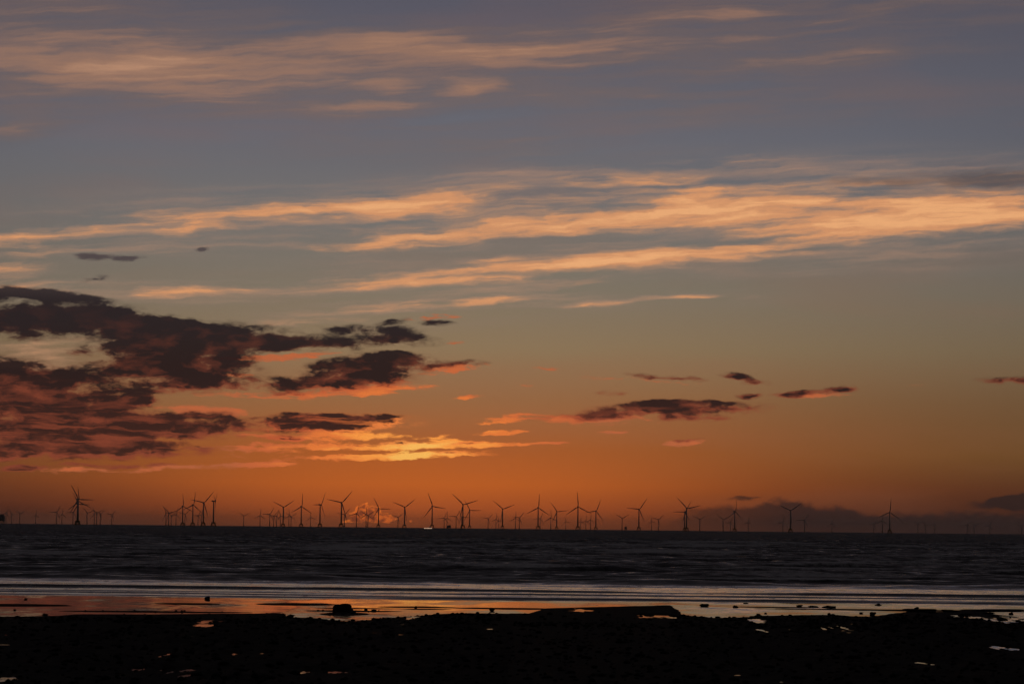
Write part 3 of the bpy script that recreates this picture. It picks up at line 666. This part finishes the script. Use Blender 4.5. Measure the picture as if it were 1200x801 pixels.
FAR = [(7, 601, 20, 15), (13.5, 602.5, 90, 10), (23, 601.3, 65, 15), (41.7, 603.4, 2, 15), (66, 599.6, 30, 15), (72.5, 602.4, 2, 15), (85.5, 599.9, 28, 15), (102, 600.2, 72, 12), (110.5, 601.2, -18, 15), (113.2, 600.6, 62, 12),
       (117.5, 601.4, 50, 12), (131, 602.6, 40, 20), (194.5, 600.3, 90, 15), (197.6, 600.4, 75, 12), (200.6, 603.4, 60, 12), (206.2, 602.4, 12, 14), (216.7, 602, 45, 14), (232, 603.6, 30, 14), (236, 602.5, 10, 14),
       (285.5, 604, 62, 10), (304.7, 603.5, 5, 15), (316, 602, 30, 14), (320.6, 604, 40, 14), (324, 604, 20, 14), (328.5, 604, -20, 14), (338.5, 604, -3, 14), (341, 604.6, 60, 14), (364, 605.6, -8, 14), (403.6, 602.4, 160, 14),
       (417.7, 601.2, 15, 20), (429, 602.6, 0, 14), (431, 603.3, 55, 14), (466.3, 605.6, 50, 14), (520.5, 606.2, -98, 14), (523.8, 606.6, 0, 14), (534.5, 604.7, 32, 14), (541, 605.5, 90, 14), (572, 607.2, 42, 12), (581.2, 607.9, 3, 14),
       (584.5, 609.2, 100, 14), (604, 606.6, 2, 14), (608.6, 606.2, 38, 14), (633, 607, 25, 14), (645.5, 606, -2, 12), (663, 610.4, -12, 14), (680.5, 610.4, 0, 14), (686.5, 609.7, 5, 14), (692, 608.6, 3, 14), (729, 606.8, 60, 14),
       (763.5, 610.4, -10, 14), (771.5, 608.3, 46, 14), (820, 608.2, 178, 20), (847.5, 608.2, 65, 12), (856, 611.8, 20, 14), (877, 611.7, 10, 14), (917.5, 611.2, 10, 14), (942.8, 609.2, 30, 14), (975, 613.2, 0, 14), (1024, 613.6, 40, 14),
       (1034, 609.6, 4, 16), (1075.8, 613.6, 62, 12), (1085, 615, 90, 14), (1095, 614.8, 20, 14), (1133.5, 615, 30, 14), (1141.7, 615.2, 75, 14), (1160, 615.4, 20, 14), (1197, 616, 45, 14)]
ordn = ['first', 'second', 'third', 'fourth', 'fifth', 'sixth', 'seventh', 'eighth', 'ninth', 'tenth', 'eleventh', 'twelfth']
card = ['', 'one', 'two', 'three', 'four', 'five', 'six', 'seven', 'eight', 'nine', 'ten', 'eleven', 'twelve']
MARKS = [(-1, 'the left edge'), (91, 'the far-left trio'), (214, "the tall row's first turbine"), (250.2, 'the side-on turbine'), (331.8, 'the lone Y turbine'), (353, 'the drooping turbine'), (375, 'the half side-on turbine'), (400, 'the cloud-edge turbine'), (443.5, 'the cloud-front turbine'),
         (474, 'the Y turbine'), (506.4, 'the vessel turbine'), (542.4, 'the close central pair'), (588.9, 'the centre-right Y turbine'), (630.6, 'the upright-blade turbine'), (677.2, 'the wide-spread turbine'), (698.3, 'the platform'), (748.7, 'the lone turbine'),
         (803, 'the overlapping pair'), (861, 'the right side-on turbine'), (926.4, 'the V turbine'), (1042.7, 'the last tall turbine'), (1201, 'the right edge')]
for i, (px, hy, ph, yw) in enumerate(FAR):
    a_ = max(k_ for k_ in range(len(MARKS)) if MARKS[k_][0] <= px); lo, hi = MARKS[a_], MARKS[a_ + 1]
    sib = sorted(q_[0] for q_ in FAR if lo[0] <= q_[0] < hi[0]); n_ = len(sib)
    lab = (f'faint far turbine, {ordn[sib.index(px)]} of {card[n_]} between {lo[1]} and {hi[1]}' if n_ > 1 else f'faint far turbine alone between {lo[1]} and {hi[1]}')
    turbine(px, hy, ph, yw, False, lab, 'far rows of small hazy turbines')

# ------------------------------------------------------------------ offshore platforms and a vessel
def platform(px, D, wpx, z0, hpx, label, mast=True):
    d = ray(px, horizon(px)); x_ = d[0] / d[1] * D; u_ = D / F
    w_, hh = wpx * u_, hpx * u_
    root = add('substation_platform', None, label=label, category='platform', group='offshore platforms'); root.location = (x_, D, 0)
    add('topside', join('topside', [box((0, 0, z0 + hh / 2), (w_, w_ * .8, hh)), box((w_ * .12, 0, z0 + hh + hh * .12), (w_ * .5, w_ * .5, hh * .24))], STEEL), None, root)
    add('deck', join('deck', [box((0, 0, z0 - 0.7), (w_ * 1.12, w_ * .92, 1.2))], STEEL), None, root)
    for a_, b_ in ((1, 1), (1, -1), (-1, 1), (-1, -1)):
        add('leg', join('leg', [tube((a_ * w_ * .42, b_ * w_ * .34, -3), (a_ * w_ * .36, b_ * w_ * .3, z0 - 1.3), 1.3, 1.2, 8)], YELLOW), None, root)
    add('brace', join('brace', [tube((-w_ * .4, b_ * w_ * .32, 1), (w_ * .37, b_ * w_ * .3, z0 - 2), .6, .6, 6) for b_ in (1, -1)] + [tube((w_ * .4, b_ * w_ * .32, 1), (-w_ * .37, b_ * w_ * .3, z0 - 2), .6, .6, 6) for b_ in (1, -1)], YELLOW), None, root)
    if mast: add('mast', join('mast', [tube((-w_ * .25, 0, z0 + hh), (-w_ * .25, 0, z0 + hh + 26), .5, .3, 6)], STEEL), None, root)
    cr_ = add('crane', join('crane', [tube((w_ * .4, 0, z0 + hh), (w_ * .4, 0, z0 + hh + 6), .7, .7, 6), tube((w_ * .4, 0, z0 + hh + 6), (w_ * .05, 0, z0 + hh + 10), .5, .3, 6)], STEEL), None, root)
platform(1.2, 13500, 8.0, 16, 6.0, 'dark bulky platform cut by the left edge of the picture')
platform(526, 15500, 4.6, 6, 2.4, 'low dark platform among small turbines left of the central pair', False)
platform(733.2, 17000, 2.8, 9, 2.2, 'small dark platform with thin mast right of centre, left of a lone tall turbine')
D = 9000.0; d = ray(502.5, 617); u_ = D / F
vr = add('work_vessel', None, label='low pale vessel on the horizon beside a tall turbine', category='boat'); vr.location = (d[0] / d[1] * D, D, 0)
WHITE = worn('white_boat_paint', (0.8, 0.8, 0.78), 0.4, 0.5, 0.05)
hl = [(-16, -3.5, 2.6), (-16, 3.5, 2.6), (10, 3.5, 2.8), (17, 0, 3.6), (10, -3.5, 2.8), (-15, -2.8, -1), (-15, 2.8, -1), (9, 2.6, -1), (14, 0, -1), (9, -2.6, -1)]
add('hull', join('hull', [(hl, [(0, 1, 2, 3, 4)[::-1], (5, 6, 7, 8, 9), (0, 5, 6, 1)[::-1], (1, 6, 7, 2)[::-1], (2, 7, 8, 3)[::-1], (3, 8, 9, 4)[::-1], (4, 9, 5, 0)[::-1]])], WHITE), None, vr)
cab = add('cabin', join('cabin', [box((2, 0, 4.2), (12, 5.4, 3.0)), box((4, 0, 6.4), (6, 4.4, 1.5))], WHITE), None, vr)
ADDED_GLOW = mat('added_glow', (1, .8, .6)); bs = ADDED_GLOW.node_tree.nodes['Principled BSDF']; bs.inputs['Emission Color'].default_value = (1, .62, .42, 1); bs.inputs['Emission Strength'].default_value = 0.9  # glow added to make the guessed vessel read pale; no lamps known here
for k_ in range(6): add('added_glow', join('added_glow', [box((-14 + k_ * 4.6, -3.75, 2.9), (3.4, .4, 1.5))], ADDED_GLOW), None, vr)
add('mast', join('mast', [tube((3, 0, 7), (3, 0, 12), .2, .1, 6)], WHITE), None, vr)

# ------------------------------------------------------------------ sea haze
hv, hf = box((0, 22400, 79), (60000, 46000 + 800, 164))
hm_ = bpy.data.materials.new('sea_haze'); hm_.use_nodes = True; nt = hm_.node_tree; nt.nodes.clear()
pv = N('ShaderNodeVolumePrincipled'); pv.inputs['Color'].default_value = (0.78, 0.74, 0.72, 1); pv.inputs['Density'].default_value = 1.2e-5; pv.inputs['Anisotropy'].default_value = 0.4
ov = N('ShaderNodeOutputMaterial'); link(pv.outputs[0], ov.inputs['Volume'])
add('haze', join('haze', [(hv, hf)], hm_), None, None, kind='stuff', label='thin sea haze over the water', category='haze')
